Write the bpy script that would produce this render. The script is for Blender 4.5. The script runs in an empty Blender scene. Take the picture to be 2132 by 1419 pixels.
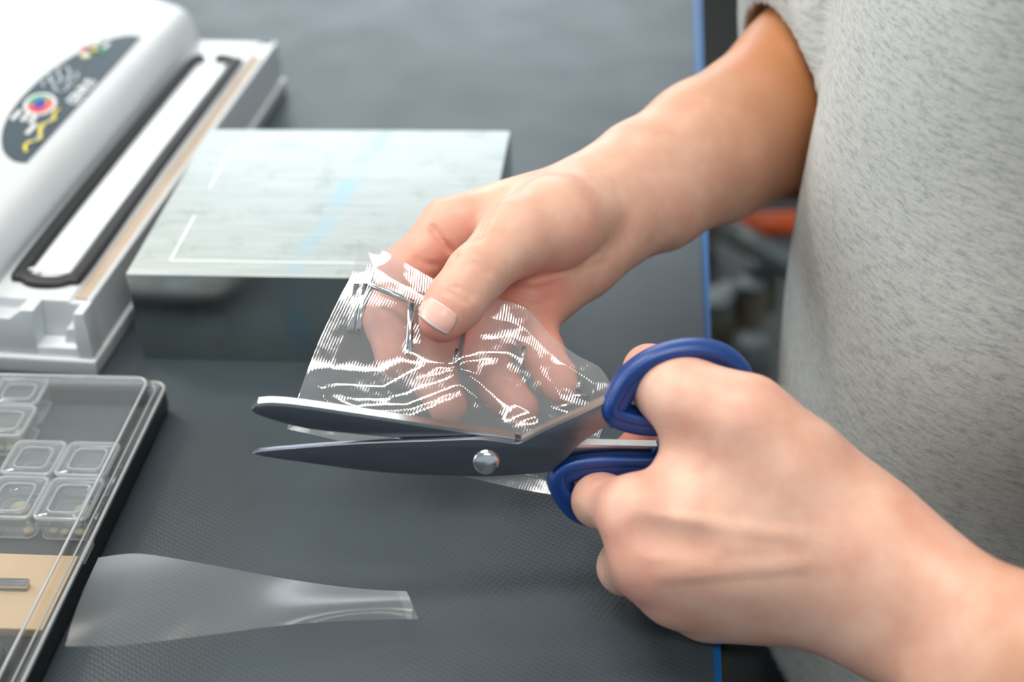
import bpy, bmesh, math, random
import numpy as np
from mathutils import Vector, Matrix, noise as mnoise
random.seed(7); np.random.seed(7)
SC = bpy.context.scene
COL = SC.collection

# ------------------------------------------------------------------ camera
CAM_H = .42
FPX, PITCH, YAW, ROLL = 3012.09, .6027, .1183, -.0478
W_, H_ = 2132, 1419
fwd = np.array([-math.sin(YAW)*math.cos(PITCH), math.cos(YAW)*math.cos(PITCH), -math.sin(PITCH)])
_r = np.array([math.cos(YAW), math.sin(YAW), 0.]); _u = np.cross(_r, fwd)
RT = math.cos(ROLL)*_r + math.sin(ROLL)*_u
UP = -math.sin(ROLL)*_r + math.cos(ROLL)*_u
CP = np.array([0, 0, CAM_H])
def ray(x, y): return fwd + RT*((x-W_/2)/FPX) + UP*((H_/2-y)/FPX)
def at(x, y, d): return CP + ray(x, y)*d                 # point of the place seen at a pixel, d metres deep
def onz(x, y, z=0.):
    v = ray(x, y); return CP + v*((z-CAM_H)/v[2])
cd = bpy.data.cameras.new('camera'); cam = bpy.data.objects.new('camera', cd); COL.objects.link(cam)
cd.sensor_width = 36; cd.lens = FPX/W_*36; cd.clip_start = .02
cam.matrix_world = Matrix(((RT[0], UP[0], -fwd[0], CP[0]), (RT[1], UP[1], -fwd[1], CP[1]), (RT[2], UP[2], -fwd[2], CP[2]), (0, 0, 0, 1)))
cd.dof.use_dof = True; cd.dof.focus_distance = .595; cd.dof.aperture_fstop = 5.0
SC.camera = cam

# ------------------------------------------------------------------ world, lights, exposure
wd = bpy.data.worlds.new('world'); SC.world = wd; wd.use_nodes = True
wd.node_tree.nodes['Background'].inputs[0].default_value = (.80, .90, 1, 1)
wd.node_tree.nodes['Background'].inputs[1].default_value = .54
def area(name, loc, target, size, sy, power, color):
    l = bpy.data.lights.new(name, 'AREA'); l.shape = 'RECTANGLE'; l.size = size; l.size_y = sy; l.energy = power; l.color = color
    o = bpy.data.objects.new(name, l); COL.objects.link(o); o.location = loc
    o.rotation_euler = (Vector(target)-Vector(loc)).to_track_quat('-Z', 'Y').to_euler()
    return o
area('ceiling_lamp_light', (-.38, .50, 1.78), (-.38, .50, 0), 1.2, .3, 13, (1, .95, .86))
area('ceiling_lamp_light', (-1.9, 1.6, 1.78), (-1.9, 1.6, 0), 1.2, .3, 22, (1, .95, .86))
area('ceiling_lamp_light', (.5, -1.0, 1.78), (.5, -1.0, 0), 1.2, .3, 8, (1, .95, .86))  # unseen fill added from the front to lift side and end faces
area('window_daylight', (-3.3, .6, .9), (0, .5, .0), 2.2, 1.3, 22, (.86, .94, 1))
area('window_daylight', (-.75, 3.9, 1.0), (-.3, .5, .0), 1.9, 1.1, 16, (.86, .94, 1))
vs = SC.view_settings; vs.view_transform = 'Standard'; vs.look = 'None'; vs.gamma = 1; vs.exposure = .24
vs.use_curve_mapping = False
SC.cycles.use_denoising = True
SC.cycles.max_bounces = 10; SC.cycles.transparent_max_bounces = 24
SC.cycles.sample_clamp_indirect = 6; SC.cycles.caustics_reflective = False; SC.cycles.caustics_refractive = False

# ------------------------------------------------------------------ materials
def lin(c): return tuple(((v/255)/12.92 if v/255 <= .04045 else ((v/255+.055)/1.055)**2.4) for v in c)+(1,)
MATS = {}
class NT:
    def __init__(s, name):
        s.m = bpy.data.materials.new(name); s.m.use_nodes = True; s.t = s.m.node_tree
        s.b = s.t.nodes['Principled BSDF']; s.out = s.t.nodes['Material Output']
    def n(s, typ, **kw):
        nd = s.t.nodes.new(typ)
        for k, v in kw.items():
            if k.startswith('i_'): nd.inputs[k[2:].replace('_', ' ')].default_value = v
            else: setattr(nd, k, v)
        return nd
    def l(s, a, b): s.t.links.new(a, b)
    def ramp(s, fac, stops):
        r = s.n('ShaderNodeValToRGB'); e = r.color_ramp.elements
        while len(e) < len(stops): e.new(.5)
        for k, (p, c) in enumerate(stops): e[k].position = p; e[k].color = c
        s.l(fac, r.inputs[0]); return r.outputs[0]
    def coords(s, scale=(1, 1, 1), rot=(0, 0, 0), kind='Object'):
        tc = s.n('ShaderNodeTexCoord'); mp = s.n('ShaderNodeMapping'); s.l(tc.outputs[kind], mp.inputs[0])
        mp.inputs['Scale'].default_value = scale; mp.inputs['Rotation'].default_value = rot
        return mp.outputs[0]
    def noise(s, vec, scale, detail=4, rough=.55):
        nn = s.n('ShaderNodeTexNoise'); s.l(vec, nn.inputs['Vector']); nn.inputs['Scale'].default_value = scale
        nn.inputs['Detail'].default_value = detail; nn.inputs['Roughness'].default_value = rough
        return nn.outputs['Fac']
    def bump(s, h, strength, dist):
        bp = s.n('ShaderNodeBump'); bp.inputs['Strength'].default_value = strength; bp.inputs['Distance'].default_value = dist
        s.l(h, bp.inputs['Height']); s.l(bp.outputs[0], s.b.inputs['Normal']); return bp.outputs[0]
    def set(s, **kw):
        for k, v in kw.items(): s.b.inputs[k.replace('_', ' ')].default_value = v
def plain(name, rgb, rough=.5, metal=0., spec=.5, var=.06, scale=30):
    t = NT(name); t.set(Roughness=rough, Metallic=metal); t.b.inputs['Specular IOR Level'].default_value = spec
    f = t.noise(t.coords(), scale); c = lin(rgb)
    t.l(t.ramp(f, [(.3, tuple(v*(1-var) for v in c[:3])+(1,)), (.7, tuple(min(1, v*(1+var)) for v in c[:3])+(1,))]), t.b.inputs['Base Color'])
    MATS[name] = t.m; return t.m

def mat_mat():
    t = NT('black_mat'); v = t.coords()
    a = t.noise(v, 9, 3); t.l(t.ramp(a, [(.3, lin((46, 55, 61))), (.7, lin((60, 70, 77)))]), t.b.inputs['Base Color'])
    # woven backing showing through: fine crossed ribs, plus slow undulation
    w1 = t.n('ShaderNodeTexWave', bands_direction='X'); t.l(t.coords(rot=(0, 0, .5)), w1.inputs['Vector']); w1.inputs['Scale'].default_value = 130; w1.inputs['Distortion'].default_value = 1.5
    w2 = t.n('ShaderNodeTexWave', bands_direction='Y'); t.l(t.coords(rot=(0, 0, .5)), w2.inputs['Vector']); w2.inputs['Scale'].default_value = 150; w2.inputs['Distortion'].default_value = 1.5
    m = t.n('ShaderNodeMath', operation='MULTIPLY'); t.l(w1.outputs['Fac'], m.inputs[0]); t.l(w2.outputs['Fac'], m.inputs[1])
    ms = t.noise(v, 14, 2); mm = t.n('ShaderNodeMath', operation='MULTIPLY'); t.l(m.outputs[0], mm.inputs[0]); t.l(ms, mm.inputs[1])
    big = t.noise(t.coords(scale=(1, .5, 1)), 7, 2); ad = t.n('ShaderNodeMath', operation='MULTIPLY_ADD'); t.l(big, ad.inputs[0]); ad.inputs[1].default_value = .8; t.l(mm.outputs[0], ad.inputs[2])
    t.bump(ad.outputs[0], .2, .0008); t.set(Roughness=.42)
    t.l(t.ramp(t.noise(v, 22, 4), [(.3, (.40,)*3+(1,)), (.7, (.46,)*3+(1,))]), t.b.inputs['Roughness'])
    MATS['mat'] = t.m
mat_mat()
def skin():
    t = NT('skin'); v = t.coords()
    at_ = t.n('ShaderNodeAttribute', attribute_name='tint'); sp = t.n('ShaderNodeSeparateColor'); t.l(at_.outputs['Color'], sp.inputs[0])
    f = t.noise(v, 60, 5); base = t.ramp(f, [(.3, lin((205, 157, 137))), (.7, lin((221, 182, 162)))])
    m1 = t.n('ShaderNodeMix', data_type='RGBA'); t.l(sp.outputs[0], m1.inputs[0]); t.l(base, m1.inputs[6]); m1.inputs[7].default_value = lin((172, 114, 72))
    m2 = t.n('ShaderNodeMix', data_type='RGBA'); t.l(sp.outputs[1], m2.inputs[0]); t.l(m1.outputs[2], m2.inputs[6]); m2.inputs[7].default_value = lin((214, 124, 112))
    mo = t.ramp(t.noise(v, 38, 3), [(.42, (0, 0, 0, 1)), (.7, (.2,)*3+(1,))]); m3 = t.n('ShaderNodeMix', data_type='RGBA'); t.l(mo, m3.inputs[0]); t.l(m2.outputs[2], m3.inputs[6]); m3.inputs[7].default_value = lin((208, 134, 118))
    t.l(m3.outputs[2], t.b.inputs['Base Color'])
    t.set(Roughness=.43); t.b.inputs['Subsurface Weight'].default_value = .18; t.b.inputs['Subsurface Radius'].default_value = (1, .35, .2); t.b.inputs['Subsurface Scale'].default_value = .004
    t.b.inputs['Specular IOR Level'].default_value = .35
    vo = t.n('ShaderNodeTexVoronoi', feature='DISTANCE_TO_EDGE'); t.l(v, vo.inputs['Vector']); vo.inputs['Scale'].default_value = 700
    n2 = t.noise(v, 260, 3); ad = t.n('ShaderNodeMath', operation='ADD'); t.l(vo.outputs[0], ad.inputs[0]); t.l(n2, ad.inputs[1])
    t.bump(ad.outputs[0], .22, .0005); MATS['skin'] = t.m
skin()
def film(name, haze, rough, tint=(.96, .97, .98), emboss=0., edge=.35, refl=.06, spec=1.0):
    # thin clear plastic: see-through sheet with glossy reflection and a trace of milkiness
    t = NT(name); T = t.t; T.nodes.remove(t.b)
    tr = t.n('ShaderNodeBsdfTransparent'); tr.inputs[0].default_value = tint+(1,)
    gl = t.n('ShaderNodeBsdfGlossy'); gl.inputs['Roughness'].default_value = rough; gl.inputs[0].default_value = (spec, spec, spec, 1)
    df = t.n('ShaderNodeBsdfDiffuse'); df.inputs[0].default_value = (.86, .88, .9, 1)
    tl = t.n('ShaderNodeBsdfTranslucent'); tl.inputs[0].default_value = (.86, .88, .9, 1)
    mh = t.n('ShaderNodeMixShader'); mh.inputs[0].default_value = .5; t.l(df.outputs[0], mh.inputs[1]); t.l(tl.outputs[0], mh.inputs[2])
    lw = t.n('ShaderNodeLayerWeight'); lw.inputs[0].default_value = .35
    ma = t.n('ShaderNodeMath', operation='MULTIPLY_ADD'); t.l(lw.outputs['Facing'], ma.inputs[0]); ma.inputs[1].default_value = edge; ma.inputs[2].default_value = haze; ma.use_clamp = True
    m1 = t.n('ShaderNodeMixShader'); t.l(ma.outputs[0], m1.inputs[0]); t.l(tr.outputs[0], m1.inputs[1]); t.l(mh.outputs[0], m1.inputs[2])
    lf = t.n('ShaderNodeLayerWeight'); lf.inputs[0].default_value = .5      # facing = 1-|cos|: Schlick, the same from both sides of the sheet
    pw = t.n('ShaderNodeMath', operation='POWER'); t.l(lf.outputs['Facing'], pw.inputs[0]); pw.inputs[1].default_value = 4.
    fm = t.n('ShaderNodeMath', operation='MULTIPLY_ADD'); t.l(pw.outputs[0], fm.inputs[0]); fm.inputs[1].default_value = .9; fm.inputs[2].default_value = refl; fm.use_clamp = True
    m2 = t.n('ShaderNodeMixShader'); t.l(fm.outputs[0], m2.inputs[0]); t.l(m1.outputs[0], m2.inputs[1]); t.l(gl.outputs[0], m2.inputs[2])
    t.l(m2.outputs[0], t.out.inputs[0])
    if emboss:
        wv = t.n('ShaderNodeTexWave', bands_direction='X'); uv = t.n('ShaderNodeTexCoord'); t.l(uv.outputs['UV'], wv.inputs['Vector']); wv.inputs['Scale'].default_value = 34
        wv.inputs['Distortion'].default_value = .6
        bp = t.n('ShaderNodeBump'); bp.inputs['Strength'].default_value = emboss; bp.inputs['Distance'].default_value = .0004
        t.l(wv.outputs['Fac'], bp.inputs['Height']); t.l(bp.outputs[0], gl.inputs['Normal']); t.l(bp.outputs[0], df.inputs['Normal'])
    MATS[name] = t.m
film('bag_film', .12, .07, emboss=.08, edge=.12, refl=.055)
film('seam_film', .2, .12, emboss=.08, edge=.1, refl=.06)
film('edge_highlight_film', .6, .1, edge=.2)  # whiter film that paints the bright lines along clear edges
film('strip_film', .11, .28, emboss=.0, edge=.1, refl=.03)
film('clear_plastic', .02, .03, edge=.30)
film('clear_lid', .012, .02, edge=.12)
def steel(name, rgb, rough, scale, dirn=(1, 1, 1), bump=.15):
    t = NT(name); c = lin(rgb); t.set(Metallic=1., Roughness=rough)
    f = t.noise(t.coords(scale=dirn), scale, 5)
    t.l(t.ramp(f, [(.3, tuple(v*.86 for v in c[:3])+(1,)), (.7, c)]), t.b.inputs['Base Color'])
    t.bump(f, bump, .0004); MATS[name] = t.m; return t
steel('blade_steel', (122, 126, 136), .27, 60, (1, 1, 8), .05)
steel('spine_highlight_steel', (215, 216, 214), .3, 60, (1, 1, 1), .03)  # paler copy of the blade steel, highlight put into the colour
steel('bright_steel', (205, 208, 210), .2, 60, (1, 1, 1), .05)
def block_mat():
    t = NT('ground_steel'); t.set(Metallic=.75, Roughness=.46)
    tc = t.n('ShaderNodeTexCoord'); sx = t.n('ShaderNodeSeparateXYZ'); t.l(tc.outputs['Object'], sx.inputs[0])
    f = t.noise(t.coords(scale=(4, 60, 2)), 6, 5); g = t.noise(t.coords(), 55, 5, .7)
    base = t.ramp(f, [(.3, lin((174, 182, 181))), (.7, lin((194, 200, 199)))])
    dark = t.ramp(g, [(.34, lin((178, 186, 180))), (.46, (1, 1, 1, 1))])
    mu = t.n('ShaderNodeMix', data_type='RGBA', blend_type='MULTIPLY'); mu.inputs[0].default_value = .3; t.l(base, mu.inputs[6]); t.l(dark, mu.inputs[7])
    # worn streak of blue marking ink across the top
    ab = t.n('ShaderNodeMath', operation='MULTIPLY_ADD'); t.l(sx.outputs[1], ab.inputs[0]); ab.inputs[1].default_value = -.12; t.l(sx.outputs[0], ab.inputs[2])
    d = t.n('ShaderNodeMath', operation='ADD'); t.l(ab.outputs[0], d.inputs[0]); d.inputs[1].default_value = -.083
    d2 = t.n('ShaderNodeMath', operation='ABSOLUTE'); t.l(d.outputs[0], d2.inputs[0])
    band = t.ramp(d2.outputs[0], [(.002, (1, 1, 1, 1)), (.008, (0, 0, 0, 1))])
    nz = t.ramp(t.noise(t.coords(scale=(1, 2.5, 1)), 26, 3), [(.42, (0, 0, 0, 1)), (.62, (.85,)*3+(1,))])
    bm_ = t.n('ShaderNodeMath', operation='MULTIPLY'); t.l(band, bm_.inputs[0]); t.l(nz, bm_.inputs[1])
    mx = t.n('ShaderNodeMix', data_type='RGBA'); t.l(bm_.outputs[0], mx.inputs[0]); t.l(mu.outputs[2], mx.inputs[6]); mx.inputs[7].default_value = lin((158, 194, 210))
    t.l(mx.outputs[2], t.b.inputs['Base Color'])
    s2 = t.noise(t.coords(scale=(90, 90, 2)), 7, 3); t.bump(s2, .12, .0006)
    ge = t.n('ShaderNodeNewGeometry'); sn = t.n('ShaderNodeSeparateXYZ'); t.l(ge.outputs['True Normal'], sn.inputs[0])      # ground matt top, polished sides
    t.l(t.ramp(sn.outputs[2], [(.3, (.2,)*3+(1,)), (.7, (.46,)*3+(1,))]), t.b.inputs['Roughness']); t.l(t.ramp(sn.outputs[2], [(.3, (1,)*3+(1,)), (.7, (.75,)*3+(1,))]), t.b.inputs['Metallic'])
    MATS['block'] = t.m
block_mat()
def shirt_mat():
    t = NT('heather_jersey'); t.set(Roughness=.9); t.b.inputs['Specular IOR Level'].default_value = .1
    v = t.coords(scale=(1, 1, 4.5), rot=(.2, .55, 0)); f = t.noise(v, 130, 5, .7); g = t.noise(t.coords(), 420, 3, .7)
    a = t.ramp(f, [(.32, lin((152, 156, 158))), (.5, lin((184, 187, 184))), (.68, lin((196, 198, 193)))])
    b = t.ramp(g, [(.33, (.72, .73, .75, 1)), (.5, (1, 1, 1, 1))])
    mu = t.n('ShaderNodeMix', data_type='RGBA', blend_type='MULTIPLY'); mu.inputs[0].default_value = .45; t.l(a, mu.inputs[6]); t.l(b, mu.inputs[7])
    t.l(mu.outputs[2], t.b.inputs['Base Color']); t.b.inputs['Sheen Weight'].default_value = .2
    t.bump(g, .35, .0006); MATS['shirt'] = t.m
shirt_mat()
plain('white_plastic', (208, 214, 219), .32, var=.015); plain('white_inner', (226, 231, 238), .25, var=.01)
plain('gasket_rubber', (26, 26, 28), .5); plain('strip_tan', (172, 154, 138), .55, var=.14, scale=14)
plain('panel_grey', (58, 72, 82), .35, var=.03); plain('print_white', (222, 226, 230), .5, var=.01); plain('print_grey', (178, 188, 198), .5, var=.01)
plain('print_red', (226, 70, 62), .45); plain('print_green', (40, 150, 110), .45); plain('print_blue', (44, 52, 170), .45)
plain('print_yellow', (226, 206, 62), .45); plain('print_orange', (236, 128, 60), .45); plain('print_pink', (222, 90, 112), .45)
plain('blue_plastic', (11, 56, 124), .38, var=.08); plain('blue_sheet', (22, 104, 178), .4)
plain('black_plastic', (17, 18, 21), .35); plain('foam_grey', (52, 58, 60), .8); plain('wood_tan', (206, 176, 138), .6, var=.08)
plain('part_beige', (204, 184, 140), .5, var=.2, scale=300); plain('dark_metal', (44, 46, 46), .5, .3)
plain('orange_paint', (206, 84, 30), .45); plain('pipe_grey', (116, 122, 122), .4, .4); plain('olive', (84, 82, 62), .6); plain('cardboard_tan', (120, 110, 92), .7)
plain('floor_dark', (20, 20, 18), .7, var=.25, scale=6); plain('wall_paint', (214, 216, 210), .8); plain('ceiling_white', (232, 234, 230), .85)
plain('navy_cloth', (30, 34, 48), .9); plain('pale_paper', (214, 224, 212), .6, var=.03); plain('nail', (232, 184, 172), .25, var=.03); plain('nail_white', (240, 226, 220), .3, var=.02)
def emit(name, color, s):
    t = NT(name); t.set(Roughness=.4); t.b.inputs['Emission Color'].default_value = color; t.b.inputs['Emission Strength'].default_value = s; MATS[name] = t.m
emit('lamp_diffuser', (1, .95, .86, 1), 9.); emit('window_sky', (.84, .93, 1, 1), 1.8)

# ------------------------------------------------------------------ mesh helpers
def mesh_obj(name, verts, faces, mat, parent=None, smooth=False, bevel=0., uvs=None):
    me = bpy.data.meshes.new(name)
    me.from_pydata([tuple(map(float, v)) for v in verts] if not isinstance(verts, np.ndarray) else verts.tolist(), [], faces if not isinstance(faces, np.ndarray) else faces.tolist())
    me.update(); bm = bmesh.new(); bm.from_mesh(me); bmesh.ops.recalc_face_normals(bm, faces=bm.faces)
    if bevel: bmesh.ops.bevel(bm, geom=[e for e in bm.edges if e.calc_face_angle(0) > .5], offset=bevel, segments=3, profile=.6, affect='EDGES', clamp_overlap=True)
    bm.to_mesh(me); bm.free()
    if MATS.get(mat): me.materials.append(MATS[mat])
    if smooth or bevel:
        me.polygons.foreach_set('use_smooth', [True]*len(me.polygons))
        if bevel: me.set_sharp_from_angle(angle=.9)
    o = bpy.data.objects.new(name, me); COL.objects.link(o)
    if parent: o.parent = parent
    return o
def tag(o, label=None, cat=None, group=None, kind=None):
    for k, v in (('label', label), ('category', cat), ('group', group), ('kind', kind)):
        if v: o[k] = v
    return o
def empty(name, loc, rz=0.):
    o = bpy.data.objects.new(name, None); COL.objects.link(o); o.location = tuple(loc); o.rotation_euler = (0, 0, rz); o.empty_display_size = .02; return o
def boxv(x0, x1, y0, y1, z0, z1):
    return ([(x0, y0, z0), (x1, y0, z0), (x1, y1, z0), (x0, y1, z0), (x0, y0, z1), (x1, y0, z1), (x1, y1, z1), (x0, y1, z1)],
            [(0, 3, 2, 1), (4, 5, 6, 7), (0, 1, 5, 4), (1, 2, 6, 5), (2, 3, 7, 6), (3, 0, 4, 7)])
def box(name, x0, x1, y0, y1, z0, z1, mat, parent=None, bevel=0.):
    v, f = boxv(x0, x1, y0, y1, z0, z1); return mesh_obj(name, v, f, mat, parent, bevel=bevel)
def prism(name, poly, ax0, ax1, mat, parent=None, bevel=0., conv=None, smooth=False):
    # poly: (a,b) outline pushed from ax0 to ax1; conv maps (a,b,c) to xyz
    conv = conv or (lambda a, b, c: (a, b, c)); n = len(poly)
    v = [conv(a, b, ax0) for a, b in poly]+[conv(a, b, ax1) for a, b in poly]
    f = [tuple(range(n-1, -1, -1)), tuple(range(n, 2*n))]+[(i, (i+1) % n, n+(i+1) % n, n+i) for i in range(n)]
    return mesh_obj(name, v, f, mat, parent, bevel=bevel, smooth=smooth)
def catmull(pts, n, closed=False):
    P = [np.array(p, float) for p in pts]; out = []; m = len(P)
    segs = m if closed else m-1
    for i in range(segs):
        if closed: a, b, c, d = P[(i-1) % m], P[i], P[(i+1) % m], P[(i+2) % m]
        else: a, b, c, d = P[max(i-1, 0)], P[i], P[i+1], P[min(i+2, m-1)]
        for k in range(n):
            t = k/n; out.append(.5*((2*b)+(-a+c)*t+(2*a-5*b+4*c-d)*t*t+(-a+3*b-3*c+d)*t**3))
    if not closed: out.append(P[-1])
    return out
def sweep(name, path, rn, rb, normal, mat, parent=None, closed=False, ns=14, power=1.0):
    # tube along a path; rn radius along `normal`, rb radius in-plane (may be lists)
    path = [np.array(p, float) for p in path]; n = len(path); N = np.array(normal, float); v = []; f = []
    for i, p in enumerate(path):
        t = (path[(i+1) % n]-path[i-1]) if closed else (path[min(i+1, n-1)]-path[max(i-1, 0)])
        t /= np.linalg.norm(t)+1e-12; nn = N-t*(N@t); nn /= np.linalg.norm(nn)+1e-12; b = np.cross(t, nn)
        a_, b_ = (rn[i] if hasattr(rn, '__len__') else rn), (rb[i] if hasattr(rb, '__len__') else rb)
        for k in range(ns):
            th = 2*math.pi*k/ns; c, s = math.cos(th), math.sin(th)
            c = math.copysign(abs(c)**power, c); s = math.copysign(abs(s)**power, s)
            v.append(p+nn*a_*c+b*b_*s)
    m = n if closed else n-1
    for i in range(m):
        j = (i+1) % n
        for k in range(ns): f.append((i*ns+k, i*ns+(k+1) % ns, j*ns+(k+1) % ns, j*ns+k))
    if not closed: f += [tuple(range(ns-1, -1, -1)), tuple((n-1)*ns+k for k in range(ns))]
    return mesh_obj(name, v, f, mat, parent, smooth=True)

# ------------------------------------------------------------------ the room
def struct(o): o['kind'] = 'structure'; return o
struct(box('floor', -3.6, 3.2, -2.5, 4.2, -.95, -.9, 'floor_dark'))
struct(box('ceiling', -3.6, 3.2, -2.5, 4.2, 1.9, 1.95, 'ceiling_white'))
def wall_with_hole(name, x0, x1, y0, y1, hx0, hx1, hz0, hz1, axis):
    v, f = [], []
    for (a0, a1, b0, b1) in ((0, 1, -.9, hz0), (0, 1, hz1, 1.9), (0, 'h0', hz0, hz1), ('h1', 1, hz0, hz1)):
        m = lambda q, lo, hi: lo if q == 0 else hi if q == 1 else hx0 if q == 'h0' else hx1
        if axis == 'x': bv, bf = boxv(m(a0, x0, x1), m(a1, x0, x1), y0, y1, b0, b1)
        else: bv, bf = boxv(x0, x1, m(a0, y0, y1), m(a1, y0, y1), b0, b1)
        f += [tuple(i+len(v) for i in q) for q in bf]; v += bv
    return struct(mesh_obj(name, v, f, 'wall_paint'))
wall_with_hole('wall_far', -3.6, 3.2, 4.1, 4.2, -1.8, .3, .45, 1.6, 'x')
wall_with_hole('wall_left', -3.6, -3.5, -2.5, 4.2, -.6, 1.8, .3, 1.6, 'y')
w1 = struct(box('window_1', -1.8, .3, 4.13, 4.15, .45, 1.6, 'window_sky'))
for k in range(4): box('window_frame', -1.8+k*.68, -1.74+k*.68, 4.06, 4.12, .45, 1.6, 'white_plastic', w1)
w2 = struct(box('window_2', -3.56, -3.54, -.6, 1.8, .3, 1.6, 'window_sky'))
for k in range(4): box('window_frame', -3.53, -3.47, -.6+k*.78, -.54+k*.78, .3, 1.6, 'white_plastic', w2)
for i, (lx, ly) in enumerate(((-.38, .50), (-1.9, 1.6), (.5, -1.0))):  # third fixture only houses the added front fill
    e = empty('ceiling_lamp', (lx, ly, 1.8)); tag(e, 'long white fluorescent ceiling lamp '+('above the work mat', 'further over the room', 'added unseen as front fill behind the near bench end')[i], 'lamp', 'ceiling lamps')
    box('housing', -.62, .62, -.17, .17, .03, .1, 'white_plastic', e, .006); box('diffuser', -.6, .6, -.15, .15, -.0, .028, 'lamp_diffuser', e)

# ------------------------------------------------------------------ workbench
wb = empty('workbench', (-.6, .7, -.9)); tag(wb, 'long workbench covered with a dark grey textured mat', 'workbench')
def wbox(n, x0, x1, y0, y1, z0, z1, m, bevel=0.): return box(n, x0+.6, x1+.6, y0-.7, y1-.7, z0+.9, z1+.9, m, wb, bevel)
wbox('mat', -1.25, .0255, -.25, 1.75, -.003, 0, 'mat')
wbox('tabletop', -1.25, .022, -.25, 1.75, -.04, -.0045, 'dark_metal', .002)
e = mesh_obj('blue_edge_sheet', *[[(a+.6, b-.7, c+.9) for a, b, c in ((-.2, -.25, -.0042), (.0262, -.25, -.0042), (.0335, 1.75, -.0042), (-.2, 1.75, -.0042), (-.2, -.25, -.0032), (.0262, -.25, -.0032), (.0335, 1.75, -.0032), (-.2, 1.75, -.0032))],
             boxv(0, 1, 0, 1, 0, 1)[1]], 'blue_sheet', wb); e['label'] = 'bright blue sheet edge under the mat'
for x in (-1.2, -.05):
    for y in (-.2, 1.65): wbox('leg', x, x+.05, y, y+.05, -.9, -.041, 'dark_metal', .002)

# ------------------------------------------------------------------ steel block
BX0, BX1, BY0, BY1, BZ = -.2593, -.0835, .5841, .7429, .0508
bl = empty('steel_block', (BX0, BY0, 0)); tag(bl, 'pale ground steel block with scribed lines and blue ink beside the white sealer', 'block')
box('body', 0, BX1-BX0, 0, BY1-BY0, 0, BZ, 'block', bl, .0004)
def scribe(x0, x1, y0, y1): o = box('scribed_line', x0-BX0, x1-BX0, y0-BY0, y1-BY0, BZ-.0002, BZ+.00012, 'print_white', bl)
p1 = onz(355, 542, BZ); p2 = onz(480, 310, BZ)
scribe(p1[0]-.0007, p1[0]+.0005, p1[1], p1[1]+.045); scribe(p1[0]-.0007, p1[0]+.0005, p1[1]+.075, p2[1]); scribe(p1[0], BX1-.012, p1[1]-.0006, p1[1]+.0006)

# ------------------------------------------------------------------ vacuum sealer
SO = onz(205, 775); SF = onz(592, 190); SL = float(np.linalg.norm(SF-SO)); sa = (SF-SO)/SL
srz = math.atan2(sa[1], sa[0])-math.pi/2
vsr = empty('vacuum_sealer', SO, srz); tag(vsr, 'white vacuum sealer with black gasket loop and dark oval control panel', 'sealer')
def cv(s, z, t): return (-s, t, z)                       # local: s across to the left, t along, z up
plat = [(.002, .010), (.0, .0115), (.0, .0365), (.0022, .0375), (.0035, .0345), (.0115, .0345), (.0125, .036), (.056, .036), (.056, .010)]
prism('platform', plat, .010, SL, 'white_plastic', vsr, .0006, cv)
prism('base_skirt', [(-.001, 0), (-.002, .0095), (.15, .0095), (.15, 0)], -.004, SL+.002, 'white_plastic', vsr, .0012, cv)
# latch end of the platform: recess between two cheeks
prism('end_cheek', [(-.0005, .0097), (-.0005, .0368), (.0045, .0368), (.0075, .022), (.0075, .0097)], -.002, .0098, 'white_plastic', vsr, .0008, cv)
prism('end_cheek', [(.030, .0097), (.026, .0365), (.033, .0365), (.040, .031), (.062, .031), (.062, .0097)], -.001, .0098, 'white_plastic', vsr, .0008, cv)
prism('latch_ramp', [(.0078, .0097), (.0078, .015), (.0295, .015), (.0295, .0097)], -.001, .0096, 'white_inner', vsr, .0008, cv)
prism('latch_step', [(.0078, .0151), (.0078, .024), (.013, .024), (.016, .0151)], .003, .0097, 'white_plastic', vsr, .0005, cv)
hous = [(.0562, .0097), (.0562, .034), (.0545, .040), (.058, .0535), (.0615, .058), (.066, .0605), (.105, .0735), (.138, .0765), (.148, .073), (.150, .06), (.150, .0097)]
hs = prism('housing', hous, -.002, SL+.0, 'white_plastic', vsr, .0022, cv)
# gasket
gx0, gx1, gt0, gt1 = .0165, .0475, .0275, .2985
gp = [(gx1-.0045, gt1+.002), (gx1, gt1-.012), (gx1+.001, .15), (gx1, gt0+.011), (gx1-.004, gt0+.002), (gx1-.011, gt0-.0035), (gx0+.009, gt0-.0035), (gx0+.002, gt0+.001), (gx0-.0005, gt0+.010), (gx0+.001, .15), (gx0+.001, gt1-.012), (gx0+.003, gt1-.001), (gx0+.010, gt1+.004), (gx0+.016, gt1+.004)]
gpath = [cv(a, .0372, b) for a, b in catmull(gp, 10)]
sweep('gasket', gpath, .0024, .0042, (0, 0, 1), 'gasket_rubber', vsr, power=.8)
prism('vacuum_trough', [(.0225, .0361), (.0225, .0368), (.0425, .0368), (.0425, .0361)], .034, .292, 'white_inner', vsr, .0002, cv)
k_ = [cv(.0405+.0025*math.cos(a), .0378, .0315+.0025*math.sin(a)) for a in np.linspace(0, 5, 14)]
sweep('hook_post', k_, .0014, .0012, (0, 0, 1), 'white_inner', vsr)
prism('sealing_strip', [(.0036, .0347), (.0036, .0354), (.0108, .0354), (.0108, .0347)], .0135, .312, 'strip_tan', vsr, 0, cv)
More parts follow.
